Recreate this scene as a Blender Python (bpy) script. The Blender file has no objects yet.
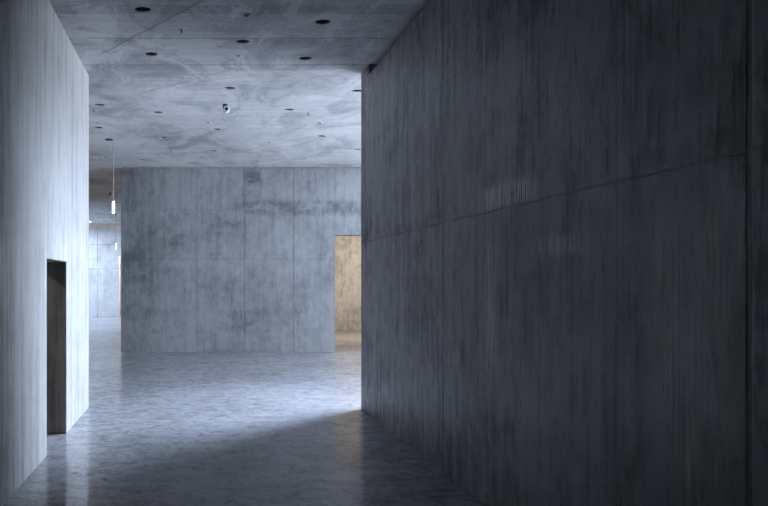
import bpy, bmesh, math, random
from mathutils import Vector, Matrix

random.seed(4)
SC = bpy.context.scene
COL = SC.collection
PI = math.pi

# ---------------------------------------------------------------- dimensions (metres)
EYE = 1.75            # camera height
H = 4.62              # ceiling height
F = 860.0             # focal length in pixels of a 768 px wide frame
LX = -1.516           # inner face of the left wall
RX = 2.246            # inner face of the right wall
YE = 11.85            # where both corridor walls end
YB = 21.5             # central wall
Y3 = 31.0             # middle wall behind it
YF = 42.5             # far wall
XO, XW, Y0 = -8.0, 19.0, -16.0
XI = 7.6                # right-hand limit of the galleries behind the central wall

def ceil_at(px, py):
    d = F * (H - EYE) / (282.0 - py)
    return ((px - 198.0) / F * d, d)

# ---------------------------------------------------------------- helpers
def link(name, me, mat=None, parent=None, smooth=False):
    o = bpy.data.objects.new(name, me)
    COL.objects.link(o)
    if mat: me.materials.append(mat)
    if parent: o.parent = parent
    if smooth:
        for p in me.polygons: p.use_smooth = True
    return o

def bm_obj(name, bm, mat=None, parent=None, smooth=False):
    bmesh.ops.recalc_face_normals(bm, faces=bm.faces)
    me = bpy.data.meshes.new(name)
    bm.to_mesh(me); bm.free()
    return link(name, me, mat, parent, smooth)

def add_box(bm, x0, x1, y0, y1, z0, z1):
    v = [bm.verts.new((x, y, z)) for x in (x0, x1) for y in (y0, y1) for z in (z0, z1)]
    for f in ((0,1,3,2), (4,6,7,5), (0,4,5,1), (2,3,7,6), (0,2,6,4), (1,5,7,3)):
        bm.faces.new([v[i] for i in f])

def add_lathe(bm, prof, seg=28, mtx=None, cap=True):
    """profile of (radius, z) turned about Z"""
    rings = []
    for r, z in prof:
        if r < 1e-6:
            rings.append([bm.verts.new((0, 0, z))])
        else:
            rings.append([bm.verts.new((r*math.cos(2*PI*k/seg), r*math.sin(2*PI*k/seg), z)) for k in range(seg)])
    for a, b in zip(rings, rings[1:]):
        for k in range(seg):
            n = (k+1) % seg
            if len(a) == 1 and len(b) == 1: continue
            if len(a) == 1: bm.faces.new((a[0], b[k], b[n]))
            elif len(b) == 1: bm.faces.new((a[k], b[0], a[n]))
            else: bm.faces.new((a[k], b[k], b[n], a[n]))
    if mtx is not None:
        vs = [v for r in rings for v in r]
        bmesh.ops.transform(bm, matrix=mtx, verts=vs)

def struct(o):
    o['kind'] = 'structure'
    return o

def thing(name, label, cat, loc, group=None, rz=0):
    o = bpy.data.objects.new(name, None); COL.objects.link(o)
    o.empty_display_size = 0.1
    o.location = loc; o.rotation_euler = (0, 0, rz)
    o['label'] = label; o['category'] = cat
    if group: o['group'] = group
    return o

def copy_thing(root, label, loc, group=None, rz=0):
    r = root.copy(); COL.objects.link(r); r.location = loc; r.rotation_euler = (0, 0, rz)
    r['label'] = label
    if group: r['group'] = group
    for ch in root.children:
        c = ch.copy(); COL.objects.link(c); c.parent = r
    return r

# ---------------------------------------------------------------- node helpers
class NT:
    def __init__(self, name):
        m = bpy.data.materials.new(name); m.use_nodes = True
        self.m = m; self.t = m.node_tree; self.n = self.t.nodes; self.l = self.t.links
        self.bsdf = self.n['Principled BSDF']
        tc = self.n.new('ShaderNodeTexCoord'); self.co = tc.outputs['Object']
        sp = self.n.new('ShaderNodeSeparateXYZ'); self.l.new(self.co, sp.inputs[0])
        self.x, self.y, self.z = sp.outputs
    def put(self, sock, v):
        if isinstance(v, (int, float)): sock.default_value = v
        elif isinstance(v, (tuple, list)): sock.default_value = tuple(v)
        else: self.l.new(v, sock)
    def math(self, op, a, b=0.0, c=0.0, clamp=False):
        n = self.n.new('ShaderNodeMath'); n.operation = op; n.use_clamp = clamp
        self.put(n.inputs[0], a); self.put(n.inputs[1], b); self.put(n.inputs[2], c)
        return n.outputs[0]
    def noise(self, scale=(1,1,1), s=1.0, detail=5.0, rough=0.55, off=(0,0,0), dist=0.0):
        mp = self.n.new('ShaderNodeMapping'); self.l.new(self.co, mp.inputs[0])
        mp.inputs['Scale'].default_value = scale; mp.inputs['Location'].default_value = off
        n = self.n.new('ShaderNodeTexNoise'); self.l.new(mp.outputs[0], n.inputs['Vector'])
        n.inputs['Scale'].default_value = s; n.inputs['Detail'].default_value = detail
        n.inputs['Roughness'].default_value = rough; n.inputs['Distortion'].default_value = dist
        return n.outputs['Fac']
    def ramp(self, v, lo, hi, a=0.0, b=1.0):
        n = self.n.new('ShaderNodeMapRange'); n.interpolation_type = 'SMOOTHSTEP'
        self.put(n.inputs[0], v)
        n.inputs[1].default_value = lo; n.inputs[2].default_value = hi
        n.inputs[3].default_value = a; n.inputs[4].default_value = b
        return n.outputs[0]
    def line(self, coord, pos, w):
        """1 on a thin joint at coord == pos, 0 away from it"""
        d = self.math('ABSOLUTE', self.math('SUBTRACT', coord, pos))
        return self.ramp(d, w*0.35, w, 1.0, 0.0)
    def box(self, coord, a, b, soft):
        return self.math('MULTIPLY', self.ramp(coord, a-soft, a+soft), self.ramp(coord, b-soft, b+soft, 1.0, 0.0))
    def mul(self, *v):
        r = v[0]
        for k in v[1:]: r = self.math('MULTIPLY', r, k)
        return r
    def mx(self, *v):
        r = v[0]
        for k in v[1:]: r = self.math('MAXIMUM', r, k)
        return r
    def mix(self, fac, a, b):
        n = self.n.new('ShaderNodeMix'); n.data_type = 'RGBA'
        self.put(n.inputs[0], fac); self.put(n.inputs[6], a); self.put(n.inputs[7], b)
        return n.outputs[2]
    def scale_col(self, col, f):
        n = self.n.new('ShaderNodeMix'); n.data_type = 'RGBA'; n.blend_type = 'MULTIPLY'
        n.inputs[0].default_value = 1.0
        cb = self.n.new('ShaderNodeCombineColor')
        for i in range(3): self.put(cb.inputs[i], f)
        self.put(n.inputs[6], col); self.l.new(cb.outputs[0], n.inputs[7])
        return n.outputs[2]
    def bump(self, h, strength, dist=0.01, normal=None):
        n = self.n.new('ShaderNodeBump'); n.inputs['Strength'].default_value = strength
        n.inputs['Distance'].default_value = dist
        self.put(n.inputs['Height'], h)
        if normal is not None: self.l.new(normal, n.inputs['Normal'])
        return n.outputs[0]

def wall_concrete(name, u, useams, zseams, base=(0.44,0.44,0.44), dark=(0.22,0.225,0.235), streak=0.5,
                  rough=0.62, spec=0.3, blotch=0.6, offs=0.0, joint=0.55, feature=None, bumpy=0.3, fine=0.35):
    """board-marked cast concrete; u = 'x' or 'y', the horizontal axis of the wall"""
    N = NT(name)
    U = N.x if u == 'x' else N.y
    sx = (1, 1, 1)
    vert_s = lambda k, q: (k, k, q)
    O = (offs, offs*0.7, offs*0.3)
    big = N.noise((0.55,0.55,0.9), 1.0, 6, 0.62, O)
    cloud = N.noise((1.6,1.6,1.1), 1.0, 7, 0.68, (O[0]+5, O[1], O[2]+3), 0.6)
    st1 = N.noise(vert_s(9, 0.45), 1.0, 5, 0.6, O)
    st2 = N.noise(vert_s(34, 0.9), 1.0, 3, 0.6, O)
    grain = N.noise((1,1,1), 45, 3, 0.6, O)
    mid = N.noise((7,7,4.5), 1.0, 6, 0.72, (O[0]+9, O[1]+2, O[2]+5), 0.3)
    drip = N.noise(vert_s(22, 1.6), 1.0, 6, 0.75, (O[0]+2, O[1], O[2]))
    # joints wander a little and break up
    wob = N.math('MULTIPLY', N.math('SUBTRACT', N.noise((1.3,1.3,1.3), 1.0, 4, 0.6, (3,9,1)), 0.5), 0.05)
    brk = N.ramp(N.noise((1.1,1.1,1.1), 1.4, 4, 0.6, (8,2,6)), 0.36, 0.6, 0.35, 1.0)
    jm = None
    for p, w, s in useams:
        k = N.math('MULTIPLY', N.line(U, p, w), s)
        jm = k if jm is None else N.mx(jm, k)
    zc = N.math('ADD', N.z, wob)
    for p, w, s in zseams:
        k = N.math('MULTIPLY', N.line(zc, p, w), s)
        jm = k if jm is None else N.mx(jm, k)
    jm = N.mul(jm, brk)
    # soft bands of bleeding next to the lift joints
    band = None
    for p, w, s in zseams:
        k = N.math('MULTIPLY', N.line(zc, p+0.05, w*9), s*0.45)
        band = k if band is None else N.mx(band, k)
    band = N.mul(band, N.ramp(cloud, 0.4, 0.68))
    d = N.math('MULTIPLY', N.ramp(big, 0.35, 0.68), blotch)
    d = N.math('ADD', d, N.math('MULTIPLY', N.ramp(cloud, 0.42, 0.72), blotch*0.75))
    d = N.math('ADD', d, N.math('MULTIPLY', N.math('SUBTRACT', N.ramp(st1, 0.3, 0.7), 0.5), streak))
    d = N.math('ADD', d, N.math('MULTIPLY', N.math('SUBTRACT', N.ramp(st2, 0.3, 0.7), 0.5), streak*0.45))
    d = N.math('ADD', d, N.math('MULTIPLY', N.math('SUBTRACT', grain, 0.5), 0.45))
    d = N.math('ADD', d, N.math('MULTIPLY', N.math('SUBTRACT', N.ramp(mid, 0.32, 0.68), 0.5), fine))
    run = N.mul(N.ramp(drip, 0.52, 0.68), N.ramp(cloud, 0.4, 0.6))
    d = N.math('ADD', d, N.math('MULTIPLY', run, fine*0.9))
    d = N.math('ADD', d, band)
    rm = N.mul(N.ramp(drip, 0.3, 0.7), 1.0)
    pale = None
    if feature: d, rm, pale = feature(N, d, rm, drip, U)
    d = N.math('MULTIPLY', d, 1.0, clamp=True)
    col = N.mix(d, base + (1,), dark + (1,))
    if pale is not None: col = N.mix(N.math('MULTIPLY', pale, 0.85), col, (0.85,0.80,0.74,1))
    col = N.mix(N.math('MULTIPLY', jm, joint), col, (0.05,0.05,0.055,1))
    N.put(N.bsdf.inputs['Base Color'], col)
    r = N.math('ADD', N.math('MULTIPLY', N.math('SUBTRACT', rm, 0.5), 0.22), rough)
    N.put(N.bsdf.inputs['Roughness'], r)
    N.bsdf.inputs['Specular IOR Level'].default_value = spec
    h = N.math('ADD', N.math('MULTIPLY', st2, 0.5), N.math('MULTIPLY', drip, 0.9))
    h = N.math('SUBTRACT', h, N.math('MULTIPLY', jm, 2.0))
    h = N.math('ADD', h, N.math('MULTIPLY', grain, 0.4))
    N.put(N.bsdf.inputs['Normal'], N.bump(h, bumpy, 0.006))
    return N.m

# right wall: glints of sheen painted pale near the lift joint, plus scuffed pale patches
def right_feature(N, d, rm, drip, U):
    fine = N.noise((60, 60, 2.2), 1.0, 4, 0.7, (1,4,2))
    sheen1 = N.mul(N.box(U, 5.75, 6.75, 0.18), N.box(N.z, 2.30, 2.47, 0.05), N.ramp(fine, 0.44, 0.56))
    sheen2 = N.mul(N.box(U, 5.0, 5.75, 0.2), N.box(N.z, 1.93, 2.03, 0.05), N.ramp(fine, 0.45, 0.58))  # this mask and the one above put glints into the colour
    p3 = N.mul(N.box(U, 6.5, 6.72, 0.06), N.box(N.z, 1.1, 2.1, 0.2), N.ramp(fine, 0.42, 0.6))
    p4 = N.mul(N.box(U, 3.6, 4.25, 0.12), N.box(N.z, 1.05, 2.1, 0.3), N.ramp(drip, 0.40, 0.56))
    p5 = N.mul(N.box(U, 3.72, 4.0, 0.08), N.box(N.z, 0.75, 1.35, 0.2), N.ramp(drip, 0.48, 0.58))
    pale = N.mx(N.math('MULTIPLY', sheen1, 1.0), N.math('MULTIPLY', sheen2, 0.7), N.math('MULTIPLY', p3, 0.55),
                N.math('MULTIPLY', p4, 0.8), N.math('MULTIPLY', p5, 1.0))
    # dark runs
    r1 = N.mul(N.box(U, 3.4, 3.62, 0.03), N.box(N.z, 1.2, 2.6, 0.2), N.ramp(drip, 0.40, 0.6))
    r2 = N.mul(N.box(U, 3.7, 7.4, 0.3), N.box(N.z, 0.9, 4.2, 0.4), N.ramp(drip, 0.58, 0.70))
    d = N.math('ADD', d, N.math('ADD', N.math('MULTIPLY', r1, 0.8), N.math('MULTIPLY', r2, 1.1)))
    return d, rm, pale

def back_feature(N, d, rm, drip, U):
    c2 = N.noise((2.2,2.2,3.0), 1.0, 6, 0.7, (7,7,7), 0.4)
    # dark bleeding band at the second lift joint, right of the middle joint
    b = N.mul(N.box(U, 1.15, 4.6, 0.1), N.box(N.z, 3.42, 3.78, 0.10), N.ramp(c2, 0.34, 0.56))
    b2 = N.mul(N.box(U, -1.0, 1.1, 0.4), N.box(N.z, 2.75, 3.55, 0.25), N.ramp(c2, 0.42, 0.66))
    b3 = N.mul(N.box(U, 1.17, 1.55, 0.08), N.box(N.z, 3.9, 4.55, 0.12), N.ramp(c2, 0.47, 0.6))
    b4 = N.mul(N.box(U, 0.6, 1.6, 0.25), N.box(N.z, 0.5, 1.0, 0.15), N.ramp(c2, 0.46, 0.62))
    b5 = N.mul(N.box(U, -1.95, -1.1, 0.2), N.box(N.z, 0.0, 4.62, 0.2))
    d = N.math('ADD', d, N.math('MULTIPLY', b, 0.6))
    d = N.math('ADD', d, N.math('MULTIPLY', b2, 0.4))
    d = N.math('ADD', d, N.math('MULTIPLY', b3, 0.6))
    d = N.math('ADD', d, N.math('MULTIPLY', b4, 0.35))
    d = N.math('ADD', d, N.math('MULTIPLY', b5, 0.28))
    # tie-hole rings in the bottom lift
    for x in (-1.1, 0.05, 1.75):
        du = N.math('SUBTRACT', U, x); dz = N.math('SUBTRACT', N.z, 0.52)
        r = N.math('SQRT', N.math('ADD', N.math('POWER', du, 2.0), N.math('POWER', dz, 2.0)))
        d = N.math('ADD', d, N.math('MULTIPLY', N.line(r, 0.0, 0.10), 0.35))
    return d, rm, None

Z3 = [(2.29, 0.011, 1.0), (1.0, 0.014, 0.12), (3.55, 0.014, 0.25)]
ZC = [(2.32, 0.018, 0.6), (1.0, 0.014, 0.22), (3.55, 0.014, 0.3)]
M = {}
M['left'] = wall_concrete('concrete_left_wall', 'y', [(6.6,0.012,0.4),(10.9,0.01,0.2)], [(2.29,0.012,0.15),(3.55,0.012,0.1)],
                          base=(0.21,0.208,0.204), dark=(0.075,0.077,0.082), streak=0.85, blotch=0.30, offs=1.3, bumpy=0.18)
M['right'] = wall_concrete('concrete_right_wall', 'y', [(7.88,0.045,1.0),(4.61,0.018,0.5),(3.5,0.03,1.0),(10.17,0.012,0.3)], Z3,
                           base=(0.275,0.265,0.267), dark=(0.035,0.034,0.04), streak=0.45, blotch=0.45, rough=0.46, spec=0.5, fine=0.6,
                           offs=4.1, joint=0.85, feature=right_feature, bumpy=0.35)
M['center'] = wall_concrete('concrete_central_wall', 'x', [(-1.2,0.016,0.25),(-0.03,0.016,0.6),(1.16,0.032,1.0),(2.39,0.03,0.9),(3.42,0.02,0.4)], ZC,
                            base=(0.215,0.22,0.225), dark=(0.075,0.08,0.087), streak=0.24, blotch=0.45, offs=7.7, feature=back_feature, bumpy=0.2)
M['plain'] = wall_concrete('concrete_gallery_walls', 'x', [(4.6,0.02,0.5),(-4.98,0.03,0.9),(-6.2,0.03,0.6)],
                           [(2.4,0.03,0.9),(3.6,0.03,0.7)], base=(0.47,0.465,0.46), dark=(0.27,0.265,0.26), streak=0.3, blotch=0.5, offs=2.9)

def ceiling_mat():
    N = NT('concrete_ceiling')
    big = N.noise((0.6,0.35,1), 1.0, 6, 0.6, (2,2,0))
    brd = N.noise((0.5,5.0,1), 1.0, 6, 0.62, (4,1,0), 0.5)
    brd2 = N.noise((1.3,15.0,1), 1.0, 4, 0.6, (1,3,0))
    blob = N.noise((1.2,0.6,1), 1.0, 8, 0.68, (9,4,0), 0.9)
    vein = N.noise((1.0,0.45,1), 0.8, 6, 0.62, (3,8,2), 1.6)
    grain = N.noise((1,1,1), 40, 3, 0.6)
    wob = N.math('MULTIPLY', N.math('SUBTRACT', N.noise((1,1,1), 1.8, 5, 0.65, (3,9,1)), 0.5), 0.09)
    yc = N.math('ADD', N.y, wob)
    jm = None
    for p, w, s in [(9.17,0.022,0.6),(10.12,0.026,0.9),(11.34,0.022,0.9),(12.5,0.02,0.35),(13.7,0.03,0.25),(14.9,0.03,0.35),
                    (16.1,0.03,0.3),(17.3,0.03,0.3),(18.5,0.04,0.4),(19.7,0.04,0.3),(20.9,0.04,0.3),
                    (23.0,0.06,0.8),(24.2,0.06,0.8),(25.4,0.06,0.8),(26.6,0.06,0.8),(27.8,0.06,0.8),(29.0,0.06,0.8),(30.2,0.06,0.8),
                    (32.6,0.06,0.5),(35.0,0.07,0.5),(37.4,0.07,0.5)]:
        k = N.math('MULTIPLY', N.line(yc, p, w), s)
        jm = k if jm is None else N.mx(jm, k)
    # diagonal hairline joints
    def diag(x0, y0, x1, y1, w, s, a, b):
        L = math.hypot(x1-x0, y1-y0); nx, ny = -(y1-y0)/L, (x1-x0)/L
        dd = N.math('ADD', N.math('MULTIPLY', N.x, nx), N.math('MULTIPLY', N.y, ny))
        dd = N.math('SUBTRACT', dd, nx*x0+ny*y0)
        dd = N.math('ADD', dd, N.math('MULTIPLY', wob, 0.8))
        return N.mul(N.line(dd, 0.0, w), N.box(N.y, a, b, 0.1), s)
    jm = N.mx(jm, diag(0.06,8.75,-1.196,10.78,0.022,0.9,8.0,10.9), diag(0.1,12.0,-0.7,12.9,0.04,0.5,11.6,13.1),
              diag(-0.2,12.4,-1.3,12.9,0.03,0.4,12.0,13.2), diag(0.9,16.2,3.1,14.0,0.03,0.35,13.6,16.4),
              diag(1.6,13.0,0.0,12.2,0.03,0.35,12.0,13.4))
    brk = N.ramp(N.noise((1,1,1), 1.9, 5, 0.65, (8,2,6)), 0.34, 0.58, 0.3, 1.0)
    jm = N.mul(jm, brk)
    d = N.math('MULTIPLY', N.ramp(big, 0.36, 0.66), 0.40)
    d = N.math('ADD', d, N.math('MULTIPLY', N.ramp(blob, 0.44, 0.66), 0.55))
    d = N.math('ADD', d, N.math('MULTIPLY', N.math('SUBTRACT', N.ramp(brd, 0.3, 0.7), 0.4), 0.16))
    d = N.math('ADD', d, N.math('MULTIPLY', N.math('SUBTRACT', N.ramp(brd2, 0.3, 0.7), 0.5), 0.10))
    vn = N.ramp(N.math('ABSOLUTE', N.math('SUBTRACT', vein, 0.5)), 0.0, 0.016, 1.0, 0.0)
    d = N.math('ADD', d, N.math('MULTIPLY', vn, 0.16))
    nr = N.mul(N.ramp(blob, 0.42, 0.6), N.ramp(N.math('ABSOLUTE', N.math('SUBTRACT', N.math('MODULO', N.math('ADD', N.y, -10.12+12.2), 1.22), 0.0)), 0.0, 0.55, 1.0, 0.0), N.box(N.y, 6.0, 12.0, 0.8), 0.3)
    d = N.math('ADD', d, nr)
    d = N.math('ADD', d, N.math('MULTIPLY', N.math('SUBTRACT', grain, 0.5), 0.2))
    # rust-free water rings along the joints near the camera
    ring = N.mul(N.ramp(N.math('ABSOLUTE', N.math('SUBTRACT', blob, 0.50)), 0.0, 0.022, 1.0, 0.0), N.box(N.y, 7.5, 12.6, 0.8), 0.35)
    d = N.math('MULTIPLY', N.math('ADD', d, ring), 1.0, clamp=True)
    col = N.mix(d, (0.62,0.62,0.61,1), (0.26,0.26,0.27,1))
    col = N.mix(N.math('MULTIPLY', jm, 0.6), col, (0.07,0.07,0.07,1))
    N.put(N.bsdf.inputs['Base Color'], col)
    N.bsdf.inputs['Roughness'].default_value = 0.7
    N.bsdf.inputs['Specular IOR Level'].default_value = 0.25
    h = N.math('ADD', N.math('MULTIPLY', brd, 0.8), N.math('MULTIPLY', blob, 0.5))
    h = N.math('SUBTRACT', h, N.math('MULTIPLY', jm, 1.5))
    N.put(N.bsdf.inputs['Normal'], N.bump(h, 0.2, 0.008))
    return N.m
M['ceiling'] = ceiling_mat()

def floor_mat():
    N = NT('polished_concrete_floor')
    big = N.noise((0.5,0.5,1), 1.0, 5, 0.6, (1,1,0))
    mott = N.noise((1,1,1), 5.0, 7, 0.7, (4,2,0), 0.8)
    flake = N.noise((1.3,0.6,1), 13.0, 5, 0.65, (2,6,0), 0.6)
    grain = N.noise((1,1,1), 70, 3, 0.6)
    d = N.math('MULTIPLY', N.ramp(big, 0.35, 0.65), 0.35)
    d = N.math('ADD', d, N.math('MULTIPLY', N.ramp(mott, 0.4, 0.68), 0.45))
    fl = N.ramp(flake, 0.54, 0.62)
    d = N.math('ADD', d, N.math('MULTIPLY', fl, 0.4))
    d = N.math('ADD', d, N.math('MULTIPLY', N.math('SUBTRACT', grain, 0.5), 0.3))
    d = N.math('MULTIPLY', d, 1.0, clamp=True)
    col = N.mix(d, (0.35,0.352,0.37,1), (0.075,0.078,0.09,1))
    N.put(N.bsdf.inputs['Base Color'], col)
    r = N.math('ADD', 0.28, N.math('MULTIPLY', N.ramp(mott, 0.35, 0.7), 0.16))
    N.bsdf.inputs['Coat Weight'].default_value = 0.38
    N.bsdf.inputs['Coat Roughness'].default_value = 0.07
    N.put(N.bsdf.inputs['Coat Normal'], N.bump(mott, 0.05, 0.003))
    N.put(N.bsdf.inputs['Roughness'], r)
    N.bsdf.inputs['Specular IOR Level'].default_value = 0.14
    h = N.math('ADD', N.math('MULTIPLY', mott, 0.5), N.math('MULTIPLY', flake, 0.35))
    N.put(N.bsdf.inputs['Normal'], N.bump(h, 0.22, 0.004))
    return N.m
M['floor'] = floor_mat()

def simple(name, col, rough=0.5, metal=0.0, emit=None, es=0.0, var=0.12, sc=30):
    N = NT(name)
    n = N.noise((1,1,1), sc, 3, 0.5)
    c = N.scale_col(col + (1,), N.ramp(n, 0.3, 0.7, 1-var, 1+var))
    N.put(N.bsdf.inputs['Base Color'], c)
    N.bsdf.inputs['Roughness'].default_value = rough
    N.bsdf.inputs['Metallic'].default_value = metal
    if emit:
        N.bsdf.inputs['Emission Color'].default_value = emit + (1,)
        N.bsdf.inputs['Emission Strength'].default_value = es
    return N.m
M['black'] = simple('black_powder_coat', (0.03,0.03,0.032), 0.5)
M['inner'] = simple('dark_reflector', (0.035,0.035,0.038), 0.45)
M['trim'] = simple('pale_trim_ring', (0.45,0.45,0.46), 0.4)
M['white'] = simple('white_plastic', (0.75,0.76,0.78), 0.35)
M['steel'] = simple('brushed_steel', (0.45,0.45,0.46), 0.35, 0.9)
M['cable'] = simple('grey_cable', (0.24,0.23,0.23), 0.6)
M['glow'] = simple('lit_opal_glass', (0.9,0.9,0.9), 0.3, emit=(1.0,0.96,0.92), es=4.5)
M['warmglow'] = simple('lit_warm_glass', (0.9,0.85,0.8), 0.3, emit=(1.0,0.80,0.58), es=9.0)
M['beige'] = simple('beige_timber', (0.55,0.43,0.32), 0.6)
M['frame'] = simple('dark_anodised_frame', (0.12,0.12,0.125), 0.4, 0.6)
def glass():
    m = bpy.data.materials.new('window_glass'); m.use_nodes = True
    n = m.node_tree.nodes; l = m.node_tree.links; n.clear()
    out = n.new('ShaderNodeOutputMaterial'); mx = n.new('ShaderNodeMixShader')
    t = n.new('ShaderNodeBsdfTransparent'); g = n.new('ShaderNodeBsdfGlossy'); g.inputs['Roughness'].default_value = 0.02
    mx.inputs[0].default_value = 0.06
    l.new(t.outputs[0], mx.inputs[1]); l.new(g.outputs[0], mx.inputs[2])
    l.new(mx.outputs[0], out.inputs[0])
    return m
M['glass'] = glass()

# ---------------------------------------------------------------- the setting
def boxes(name, mat, *bs):
    bm = bmesh.new()
    for b in bs: add_box(bm, *b)
    return struct(bm_obj(name, bm, mat))

boxes('floor', M['floor'], (XO-0.4, XW+0.4, Y0-0.4, YF+3.4, -0.3, 0.0))

# left wall: 0.45 m thick, doorway from y 8.63 to 9.915, 1.98 m high
D0, D1, DH, TL = 8.63, 9.915, 1.98, 0.45
def beveled(name, mat, w, *bs):
    bm = bmesh.new()
    for b in bs: add_box(bm, *b)
    return struct(bm_obj(name, bm, mat))
bm = bmesh.new()
def prism(bm, pts, x0, x1):
    a = [bm.verts.new((x0, y, z)) for y, z in pts]; b = [bm.verts.new((x1, y, z)) for y, z in pts]
    n = len(pts)
    bm.faces.new(a); bm.faces.new(list(reversed(b)))
    for k in range(n): bm.faces.new((a[k], a[(k+1)%n], b[(k+1)%n], b[k]))
prism(bm, [(Y0,0),(D0,0),(D0,DH),(D1,DH),(D1,0),(YE+0.1,0),(YE+0.1,H),(Y0,H)], LX-TL, LX)
o = struct(bm_obj('wall_left', bm, M['left']))
bv = o.modifiers.new('edge_chamfer', 'BEVEL'); bv.width = 0.012; bv.segments = 2; bv.limit_method = 'ANGLE'

boxes('wall_left_return', M['plain'], (XO, LX-TL, YE-0.4, YE, 0, H))
# right wall: a block; a shadow slot runs along its top up to 0.5 m before the corner
SLOT = 11.31
bm = bmesh.new()
prism(bm, [(Y0,0),(YE,0),(YE,H),(SLOT,H),(SLOT,H-0.14),(Y0,H-0.14)], RX, RX+0.35)
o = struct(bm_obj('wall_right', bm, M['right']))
bv = o.modifiers.new('edge_chamfer', 'BEVEL'); bv.width = 0.010; bv.segments = 2; bv.limit_method = 'ANGLE'
boxes('wall_right_return', M['plain'], (RX+0.35, XW, YE-0.4, YE, 0, H))
boxes('wall_right_core', M['plain'], (RX+0.35, RX+0.6, Y0, YE-0.4, 0, H))

# central wall with doorway, x from 3.425 to 4.95, height 2.925
bm = bmesh.new()
def prism_y(bm, pts, y0, y1):
    a = [bm.verts.new((x, y0, z)) for x, z in pts]; b = [bm.verts.new((x, y1, z)) for x, z in pts]
    n = len(pts)
    bm.faces.new(a); bm.faces.new(list(reversed(b)))
    for k in range(n): bm.faces.new((a[k], a[(k+1)%n], b[(k+1)%n], b[k]))
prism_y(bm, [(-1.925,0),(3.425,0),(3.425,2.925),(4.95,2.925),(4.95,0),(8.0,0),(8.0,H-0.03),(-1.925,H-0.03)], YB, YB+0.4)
add_box(bm, -1.89, 8.0, YB+0.035, YB+0.36, H-0.03, H)
struct(bm_obj('wall_center', bm, M['center']))

M['middle'] = wall_concrete('concrete_middle_wall', 'x', [(8.0,0.02,0.5)], [(0.3,0.03,0.1)], base=(0.47,0.455,0.44), dark=(0.20,0.19,0.18), streak=0.25, blotch=0.55, offs=6.1, fine=0.5)
boxes('wall_middle', M['middle'], (-1.9, XI, Y3, Y3+0.4, 0, H))
# far wall with an opening at x -3.93 .. -2.7, height 3.02
bm = bmesh.new()
prism_y(bm, [(XO,0),(-3.90,0),(-3.90,3.02),(-2.7,3.02),(-2.7,0),(XW,0),(XW,H),(XO,H)], YF, YF+0.4)
M['far'] = wall_concrete('pale_concrete_far_wall', 'x', [(-4.98,0.03,0.9),(-6.2,0.03,0.6)],
                       [(2.4,0.03,0.7),(3.6,0.03,0.5)], base=(0.56,0.56,0.55), dark=(0.34,0.34,0.34), streak=0.25, blotch=0.5, offs=2.9)
struct(bm_obj('wall_far', bm, M['far']))
boxes('wall_far_alcove', M['plain'], (-5.2,-5.0,YF+0.4,YF+3,0,H), (-1.8,-1.6,YF+0.4,YF+3,0,H), (-5.2,-1.6,YF+3,YF+3.2,0,H))
boxes('trim_1', M['beige'], (XO, -2.0, YF-0.05, YF, 4.50, H))

# outer shell
boxes('wall_rear', M['plain'], (XO-0.4, XW+0.4, Y0-0.4, Y0, 0, H))
boxes('wall_outer_left', M['plain'], (XO-0.4, XO, Y0, YF+3.2, 0, H))

# glazed openings: unseen facade of the invented hall (side and end) and facade of the last gallery
WZ0 = 0.10
AX, AH = 4.75, 9.0      # unseen hall, invented double height so daylight falls steeper on the floor
def facade(name, axis, plane, t, lo, hi, a, b, i, WZ1=4.45, H=H):
    """wall across [lo, hi] with one glazed opening [a, b]; axis 'y' = wall runs along y at x = plane"""
    bm = bmesh.new()
    def bx(u0, u1, z0, z1):
        if axis == 'y': add_box(bm, plane, plane+t, u0, u1, z0, z1)
        else: add_box(bm, u0, u1, plane, plane+t, z0, z1)
    bx(lo, a, 0, H); bx(b, hi, 0, H); bx(a, b, 0, WZ0); bx(a, b, WZ1, H)
    struct(bm_obj(name, bm, M['plain']))
    root = bpy.data.objects.new('window_%d' % i, None); COL.objects.link(root)
    mid = (a+b)/2
    root.location = (plane+t/2, mid, WZ0) if axis == 'y' else (mid, plane+t/2, WZ0)
    root.rotation_euler = (0, 0, 0 if axis == 'y' else -PI/2)
    struct(root)
    hw = (b-a)/2; hz = WZ1-WZ0
    bm = bmesh.new()
    for y0, y1, z0, z1 in ((-hw,hw,0,0.06),(-hw,hw,hz-0.06,hz),(-hw,-hw+0.06,0.06,hz-0.06),(hw-0.06,hw,0.06,hz-0.06)):
        add_box(bm, -0.05, 0.05, y0, y1, z0, z1)
    n = max(2, round((b-a)/2.4))
    for k in range(1, n):
        yy = -hw + 2*hw*k/n; add_box(bm, -0.05, 0.05, yy-0.03, yy+0.03, 0.06, hz-0.06)
    bm_obj('window_frame', bm, M['frame'], root)
    bm = bmesh.new(); add_box(bm, -0.006, 0.006, -hw+0.06, hw-0.06, 0.06, hz-0.06)
    bm_obj('pane', bm, M['glass'], root)
    L = bpy.data.lights.new('daylight_portal', 'AREA'); L.shape = 'RECTANGLE'
    L.size = hz; L.size_y = b-a; L.cycles.is_portal = True
    lo_ = bpy.data.objects.new('daylight_portal', L); COL.objects.link(lo_)
    if axis == 'y' and plane < 0:
        lo_.location = (plane-0.02, mid, (WZ0+WZ1)/2)
        lo_.rotation_euler = (0, -PI/2, 0)         # emits towards +x
    elif axis == 'y':
        lo_.location = (plane+t+0.02, mid, (WZ0+WZ1)/2)
        lo_.rotation_euler = (0, PI/2, 0)          # emits towards -x
    else:
        lo_.location = (mid, plane+t+0.02, (WZ0+WZ1)/2)
        lo_.rotation_euler = (0, PI/2, PI/2)       # emits towards -y
facade('wall_outer_right', 'y', XW, 0.4, YE-0.4, YB, 12.6, 21.45, 1, 8.6, AH)
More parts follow.
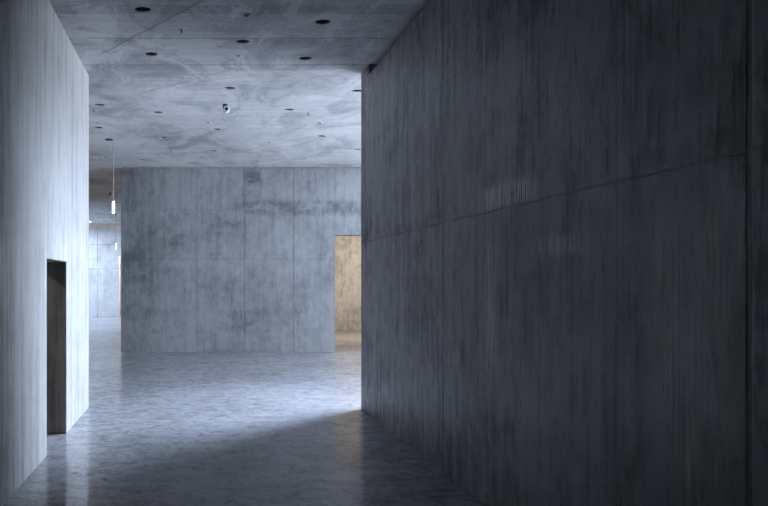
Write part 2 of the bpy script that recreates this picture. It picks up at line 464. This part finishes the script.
facade('wall_added_end', 'x', YB, 0.4, 8.0, XW+0.4, 8.8, 18.95, 2, 8.6, AH)  # end glazing added to send daylight down the corridor
boxes('wall_added_left', M['plain'], (AX-0.3, AX, YE-0.4, YB+0.4, H+0.35, AH))  # upper walls and roof of the invented hall
boxes('wall_added_near', M['plain'], (AX, XW, YE-0.4, YE, H, AH))
boxes('wall_added_center', M['center'], (AX, 8.0, YB, YB+0.4, H, AH))
boxes('ceiling_added', M['plain'], (AX-0.3, XW+0.4, YE-0.4, YB+0.4, AH, AH+0.3))
facade('wall_gallery_right', 'y', XI, 0.4, YB+0.4, YF+3.2, 37.4, 41.8, 3)
# unseen rooflight, added to brighten floor and wall of the last gallery
SK = (-7.3, -5.1, 35.4, 41.4)
sk = bpy.data.objects.new('window_4', None); COL.objects.link(sk); sk.location = ((SK[0]+SK[1])/2, (SK[2]+SK[3])/2, H+0.35); struct(sk)
hx, hy = (SK[1]-SK[0])/2, (SK[3]-SK[2])/2
bm = bmesh.new()
for b in ((-hx-0.1,hx+0.1,-hy-0.1,-hy+0.02,0,0.12),(-hx-0.1,hx+0.1,hy-0.02,hy+0.1,0,0.12),(-hx-0.1,-hx+0.02,-hy+0.02,hy-0.02,0,0.12),(hx-0.02,hx+0.1,-hy+0.02,hy-0.02,0,0.12)):
    add_box(bm, *b)
for k in range(1, 4): add_box(bm, -hx+0.02, hx-0.02, -hy+2*hy*k/4-0.03, -hy+2*hy*k/4+0.03, 0.0, 0.12)
bm_obj('window_frame', bm, M['frame'], sk)
bm = bmesh.new(); add_box(bm, -hx+0.02, hx-0.02, -hy+0.02, hy-0.02, 0.05, 0.06)
bm_obj('pane', bm, M['glass'], sk)
L = bpy.data.lights.new('daylight_portal', 'AREA'); L.shape = 'RECTANGLE'; L.size = 2*hx; L.size_y = 2*hy; L.cycles.is_portal = True
lo_ = bpy.data.objects.new('daylight_portal', L); COL.objects.link(lo_); lo_.location = (sk.location.x, sk.location.y, H+0.5)
boxes('wall_added_shield', M['plain'], (XO, -4.15, Y3, Y3+0.4, 0, H))  # unseen wall stub, added to keep gallery daylight out of the middle room

# ---------------------------------------------------------------- recessed downlights
DL = [  # px, py, label
 (143.2, 9.4, 'large dark recessed ceiling downlight nearest the camera, close to the left wall'),
 (322.5, 21.8, 'dark recessed downlight in the shaded ceiling, nearest one to the right wall'),
 (151.3, 54.0, 'round recessed downlight second back in the row beside the left wall'),
 (242.6, 41.6, 'round recessed downlight at the middle of the corridor ceiling by a straight joint'),
 (305.3, 58.3, 'round recessed downlight at the edge of the ceiling shadow near the wall corner'),
 (229.9, 88.2, 'recessed downlight just in front of the small ceiling camera'),
 (289.0, 109.7, 'recessed downlight on the bright ceiling, just left of the long sprinkler'),
 (357.6, 90.8, 'recessed downlight half hidden behind the corner of the dark right wall, nearer one'),
 (99.8, 105.0, 'recessed downlight just past the end of the left wall, nearer of two beside it'),
 (157.8, 112.3, 'recessed downlight alone on the bright ceiling left of the ceiling camera'),
 (98.4, 127.6, 'recessed downlight just past the end of the left wall, just before the pendant'),
 (216.5, 129.3, 'recessed downlight behind the ceiling camera, third row back from the corner'),
 (321.4, 136.1, 'recessed downlight at the right of the bright ceiling, over the doorway side'),
 (163.5, 137.8, 'recessed downlight level with the pendant canopy and to its right'),
 (213.5, 150.8, 'small looking recessed downlight high above the middle of the central wall'),
 (357.8, 149.6, 'recessed downlight half hidden by the right wall corner, the farther one'),
 (256.6, 161.3, 'farthest recessed downlight before the central wall, right above its middle joint'),
 (142.3, 159.8, 'farthest recessed downlight before the central wall, above its left part'),
 (99.0, 184.8, 'recessed downlight in the dark ceiling strip behind the central wall, nearer one'),
 (93.2, 198.7, 'recessed downlight at the far edge of the dark ceiling strip, leftmost one'),
 (99.8, 207.5, 'recessed downlight in the bright ceiling of the farthest gallery'),
]
R = 0.092
spots = [ceil_at(px, py) for px, py, _ in DL]

# ceiling slab with real holes
bm = bmesh.new(); add_box(bm, XO-0.4, XW+0.4, Y0-0.4, YF+3.4, H, H+0.35)
ceil = bm_obj('ceiling', bm, M['ceiling']); struct(ceil)
bm = bmesh.new()
for x, y in spots:
    add_lathe(bm, [(0, H-0.1), (R, H-0.1), (R, H+0.2), (0, H+0.2)], 32, Matrix.Translation((x, y, 0)))
add_box(bm, AX, XW+1, YE, YB, H-0.5, H+0.9)
add_box(bm, *SK, H-0.5, H+0.9)
cut = bm_obj('cutter', bm)
mod = ceil.modifiers.new('holes', 'BOOLEAN'); mod.object = cut; mod.operation = 'DIFFERENCE'; mod.solver = 'EXACT'
dg = bpy.context.evaluated_depsgraph_get(); dg.update()
me = bpy.data.meshes.new_from_object(ceil.evaluated_get(dg))
ceil.modifiers.clear(); ceil.data = me
bpy.data.objects.remove(cut, do_unlink=True)

proto = None
for (px, py, lab), (x, y) in zip(DL, spots):
    if proto is None:
        proto = thing('recessed_downlight', lab, 'downlight', (x, y, H), 'recessed downlights in the ceiling')
        bm = bmesh.new(); add_lathe(bm, [(R-0.004,0.012),(R-0.005,-0.003),(R-0.001,-0.003),(R-0.0005,0.022)], 32)
        bm_obj('trim_ring', bm, M['trim'], proto, True)
        bm = bmesh.new(); add_lathe(bm, [(R-0.004,0.0125),(R-0.012,0.06),(R-0.022,0.13),(0.045,0.165),(0.0,0.168)], 32)
        bm_obj('reflector', bm, M['inner'], proto, True)
        bm = bmesh.new(); add_lathe(bm, [(0.0,0.125),(0.03,0.128),(0.042,0.14),(0.042,0.16),(0.0,0.163)], 24)
        bm_obj('lamp', bm, M['steel'], proto, True)
    else:
        copy_thing(proto, lab, (x, y, H))

# ---------------------------------------------------------------- sprinklers
SP = [(181.6, 29.2, 'small pendent sprinkler head between the two nearest left downlights'),
      (308.2, 113.2, 'small sprinkler head on the bright ceiling right of centre, with pale base'),
      (171.2, 150.8, 'tiny sprinkler head on the ceiling just before the central wall'),
      (99.2, 216.5, 'tiny sprinkler head near the far wall of the last gallery'),
      (93.9, 109.8, 'tiny sprinkler head just past the left wall, between two downlights')]
sp0 = None
for px, py, lab in SP:
    x, y = ceil_at(px, py)
    if sp0 is None:
        sp0 = thing('ceiling_sprinkler', lab, 'sprinkler', (x, y, H), 'ceiling sprinklers')
        bm = bmesh.new(); add_lathe(bm, [(0.0,-0.010),(0.022,-0.010),(0.038,-0.003),(0.04,0.0)], 24)
        bm_obj('base_plate', bm, M['steel'], sp0, True)
        bm = bmesh.new(); add_lathe(bm, [(0.010,-0.009),(0.010,-0.022),(0.006,-0.034),(0.0,-0.035)], 16)
        bm_obj('nozzle', bm, M['black'], sp0, True)
        bm = bmesh.new(); add_lathe(bm, [(0.0,-0.035),(0.016,-0.036),(0.016,-0.039),(0.0,-0.040)], 16)
        bm_obj('deflector', bm, M['black'], sp0, True)
    else: copy_thing(sp0, lab, (x, y, H))

# ---------------------------------------------------------------- little ceiling sensors
SE = [(246.5, 14.8, 0.055, 'small flat round sensor with pale rim in the nearest ceiling bay'),
      (238.6, 55.6, 0.035, 'small dark ceiling sensor just behind the middle downlight'),
      (208.8, 122.5, 0.04, 'small dark ceiling sensor just behind and left of the ceiling camera'),
      (320.2, 122.7, 0.045, 'small round sensor between the long sprinkler and the right downlight'),
      (170.6, 142.8, 0.04, 'small dark ceiling sensor beside the downlight level with the pendant'),
      (269.6, 142.6, 0.035, 'tiny ceiling sensor above the right half of the central wall'),
      (201.6, 157.0, 0.04, 'tiny ceiling sensor close to the top of the central wall'),
      (283.6, 156.8, 0.035, 'tiny ceiling sensor right of the farthest downlight'),
      (98.3, 122.6, 0.03, 'tiny pale ceiling sensor between the two downlights by the left wall'),
      (100.5, 157.4, 0.035, 'tiny pale ceiling sensor behind the pendant canopy')]
se0 = None
for px, py, r, lab in SE:
    x, y = ceil_at(px, py)
    if se0 is None:
        se0 = thing('ceiling_sensor', lab, 'sensor', (x, y, H), 'small round ceiling sensors')
        bm = bmesh.new(); add_lathe(bm, [(0.6,-0.2),(0.75,-0.28),(1.0,-0.22),(1.05,0.0)], 24)
        bm_obj('rim', bm, M['steel'], se0, True)
        bm = bmesh.new(); add_lathe(bm, [(0.0,-0.35),(0.4,-0.32),(0.62,-0.18),(0.62,-0.02)], 24)
        bm_obj('cover', bm, M['black'], se0, True)
        o = se0
    else: o = copy_thing(se0, lab, (x, y, H))
    o.scale = (r, r, r)

# ---------------------------------------------------------------- ceiling cameras
def cam_thing(px, py, lab):
    x, y = ceil_at(px, py)
    t = thing('security_camera', lab, 'security camera', (x, y, H), 'ceiling cameras')
    bm = bmesh.new(); add_box(bm, -0.045, 0.03, -0.03, 0.03, -0.078, 0.0)
    o = bm_obj('mount', bm, M['black'], t); b = o.modifiers.new('bevel','BEVEL'); b.width = 0.006; b.segments = 2
    mt = Matrix.Translation((0.01, -0.07, -0.10)) @ Matrix.Rotation(PI/2, 4, 'X')
    bm = bmesh.new(); add_lathe(bm, [(0.0,-0.12),(0.042,-0.11),(0.048,-0.09),(0.048,0.05),(0.042,0.056),(0.028,0.055),(0.028,0.046)], 28, mt)
    bm_obj('housing', bm, M['white'], t, True)
    bm = bmesh.new(); add_lathe(bm, [(0.030,0.048),(0.015,0.046),(0.014,0.056),(0.0,0.06)], 24, mt)
    bm_obj('lens', bm, M['black'], t, True)
    bm = bmesh.new(); add_lathe(bm, [(0.013,-0.03),(0.013,0.03)], 12, Matrix.Translation((0.0,-0.03,-0.075)))
    bm_obj('joint', bm, M['steel'], t, True)
    return t
c0 = cam_thing(225.6, 104.0, 'small white ceiling camera on a black bracket casting a long thin shadow')
x, y = ceil_at(110.6, 192.6)
copy_thing(c0, 'dark ceiling camera beyond the central wall, beside the lit pendant cable', (x, y, H))

# ---------------------------------------------------------------- pendants
def pendant(name, x, y, top, bot, lab, off, glow, canopy_r=0.085):
    t = thing(name, lab, 'pendant lamp', (x, y, H), 'tube pendants')
    bm = bmesh.new(); add_lathe(bm, [(0.0,-0.028),(canopy_r*0.7,-0.026),(canopy_r,-0.012),(canopy_r,0.0)], 28, Matrix.Translation((off,0,0)))
    bm_obj('canopy', bm, M['black'], t, True)
    zt = top - H; zb = bot - H
    bm = bmesh.new(); add_lathe(bm, [(0.009, -0.01), (0.009, zt+0.03)], 12)
    bm_obj('cable', bm, M['cable'], t, True)
    bm = bmesh.new(); add_lathe(bm, [(0.0, zt+0.05), (0.02, zt+0.045), (0.026, zt+0.01), (0.026, zt-0.01), (0, zt-0.01)], 24)
    bm_obj('cap', bm, M['steel'], t, True)
    bm = bmesh.new(); add_lathe(bm, [(0.024, zt-0.005), (0.025, zt-0.02), (0.025, zb+0.02), (0.018, zb), (0.0, zb)], 24)
    bm_obj('lamp_tube', bm, M[glow], t, True)
    return t
d1 = F*(H-EYE)/(282-139.2)
pendant('pendant_lamp', (113.4-198)/F*d1, d1, EYE+(282-201.3)/F*d1, EYE+(282-213.5)/F*d1,
        'lit white tube pendant on a long cable, past the end of the left wall', -0.085, 'glow')
pendant('pendant_lamp', (116.0-198)/F*36.2, 36.2, 3.37, 3.13, 'small lit tube pendant far back in the last gallery', 0.0, 'glow', 0.06)
# invented pendants, out of view, added to warm the openings
def warm(x, y, z, w, lab):
    pendant('pendant_lamp', x, y, z+0.12, z-0.12, lab, 0.0, 'warmglow')
    L = bpy.data.lights.new('added_warm_lamp', 'POINT'); L.energy = w; L.color = (1.0, 0.85, 0.70); L.shadow_soft_size = 0.06
    o = bpy.data.objects.new('added_warm_lamp', L); COL.objects.link(o); o.location = (x, y, z-0.22)
warm(6.6, 26.6, 3.4, 620, 'added, unseen warm tube pendant hanging in the gallery behind the central doorway')
warm(-2.9, YF+1.5, 3.1, 300, 'added, unseen warm tube pendant inside the opening in the far wall')

warm(-3.4, 6.8, 3.2, 110, 'added, unseen warm tube pendant in the small room behind the left doorway')
# ---------------------------------------------------------------- daylight
w = bpy.data.worlds.new('overcast_daylight'); SC.world = w; w.use_nodes = True
nt = w.node_tree; nn = nt.nodes; ll = nt.links
bg = nn['Background']
tc = nn.new('ShaderNodeTexCoord'); sp = nn.new('ShaderNodeSeparateXYZ'); ll.new(tc.outputs['Generated'], sp.inputs[0])
cr = nn.new('ShaderNodeValToRGB'); mr = nn.new('ShaderNodeMapRange')
mr.inputs[1].default_value = -1; mr.inputs[2].default_value = 1
ll.new(sp.outputs[2], mr.inputs[0]); ll.new(mr.outputs[0], cr.inputs[0])
e = cr.color_ramp.elements
e[0].position = 0.0; e[0].color = (1.45,1.64,1.98,1)
e[1].position = 1.0; e[1].color = (0.52,0.66,0.92,1)
k = e.new(0.49); k.color = (1.45,1.64,1.98,1)
k = e.new(0.51); k.color = (0.62,0.73,0.93,1)
ll.new(cr.outputs[0], bg.inputs[0])
# sky made brighter towards +y to feed the end window
gl = nn.new('ShaderNodeMapRange'); gl.interpolation_type = 'SMOOTHSTEP'
ll.new(sp.outputs[1], gl.inputs[0]); gl.inputs[1].default_value = 0.35; gl.inputs[2].default_value = 0.95
gl.inputs[3].default_value = 31.0; gl.inputs[4].default_value = 72.0
# broad sky glow, added and aimed to cast the corridor shadow
az, el = math.radians(43.5), math.radians(20)
dp = nn.new('ShaderNodeVectorMath'); dp.operation = 'DOT_PRODUCT'; ll.new(tc.outputs['Generated'], dp.inputs[0])
dp.inputs[1].default_value = (math.sin(az)*math.cos(el), math.cos(az)*math.cos(el), math.sin(el))
hz = nn.new('ShaderNodeMapRange'); hz.interpolation_type = 'SMOOTHSTEP'; ll.new(dp.outputs['Value'], hz.inputs[0])
hz.inputs[1].default_value = math.cos(math.radians(21)); hz.inputs[2].default_value = math.cos(math.radians(1))
hz.inputs[3].default_value = 0.0; hz.inputs[4].default_value = 330.0
ad = nn.new('ShaderNodeMath'); ad.operation = 'ADD'; ll.new(gl.outputs[0], ad.inputs[0]); ll.new(hz.outputs[0], ad.inputs[1])
ll.new(ad.outputs[0], bg.inputs[1])

# ---------------------------------------------------------------- camera
cam = bpy.data.cameras.new('camera'); co = bpy.data.objects.new('camera', cam); COL.objects.link(co)
co.location = (0, 0, EYE); co.rotation_euler = (PI/2, 0, 0)
cam.sensor_fit = 'HORIZONTAL'; cam.sensor_width = 36.0; cam.lens = 36.0*F/768.0
cam.shift_x = (384.0-198.0)/768.0; cam.shift_y = (282.0-253.0)/768.0
cam.clip_end = 200
SC.camera = co

SC.view_settings.view_transform = 'Standard'; SC.view_settings.look = 'None'
SC.view_settings.gamma = 1.0; SC.view_settings.exposure = 0.0
SC.view_settings.use_curve_mapping = False
SC.cycles.max_bounces = 10; SC.cycles.diffuse_bounces = 7; SC.cycles.glossy_bounces = 4
SC.cycles.transparent_max_bounces = 8
SC.cycles.use_denoising = True
SC.cycles.sample_clamp_indirect = 6.0
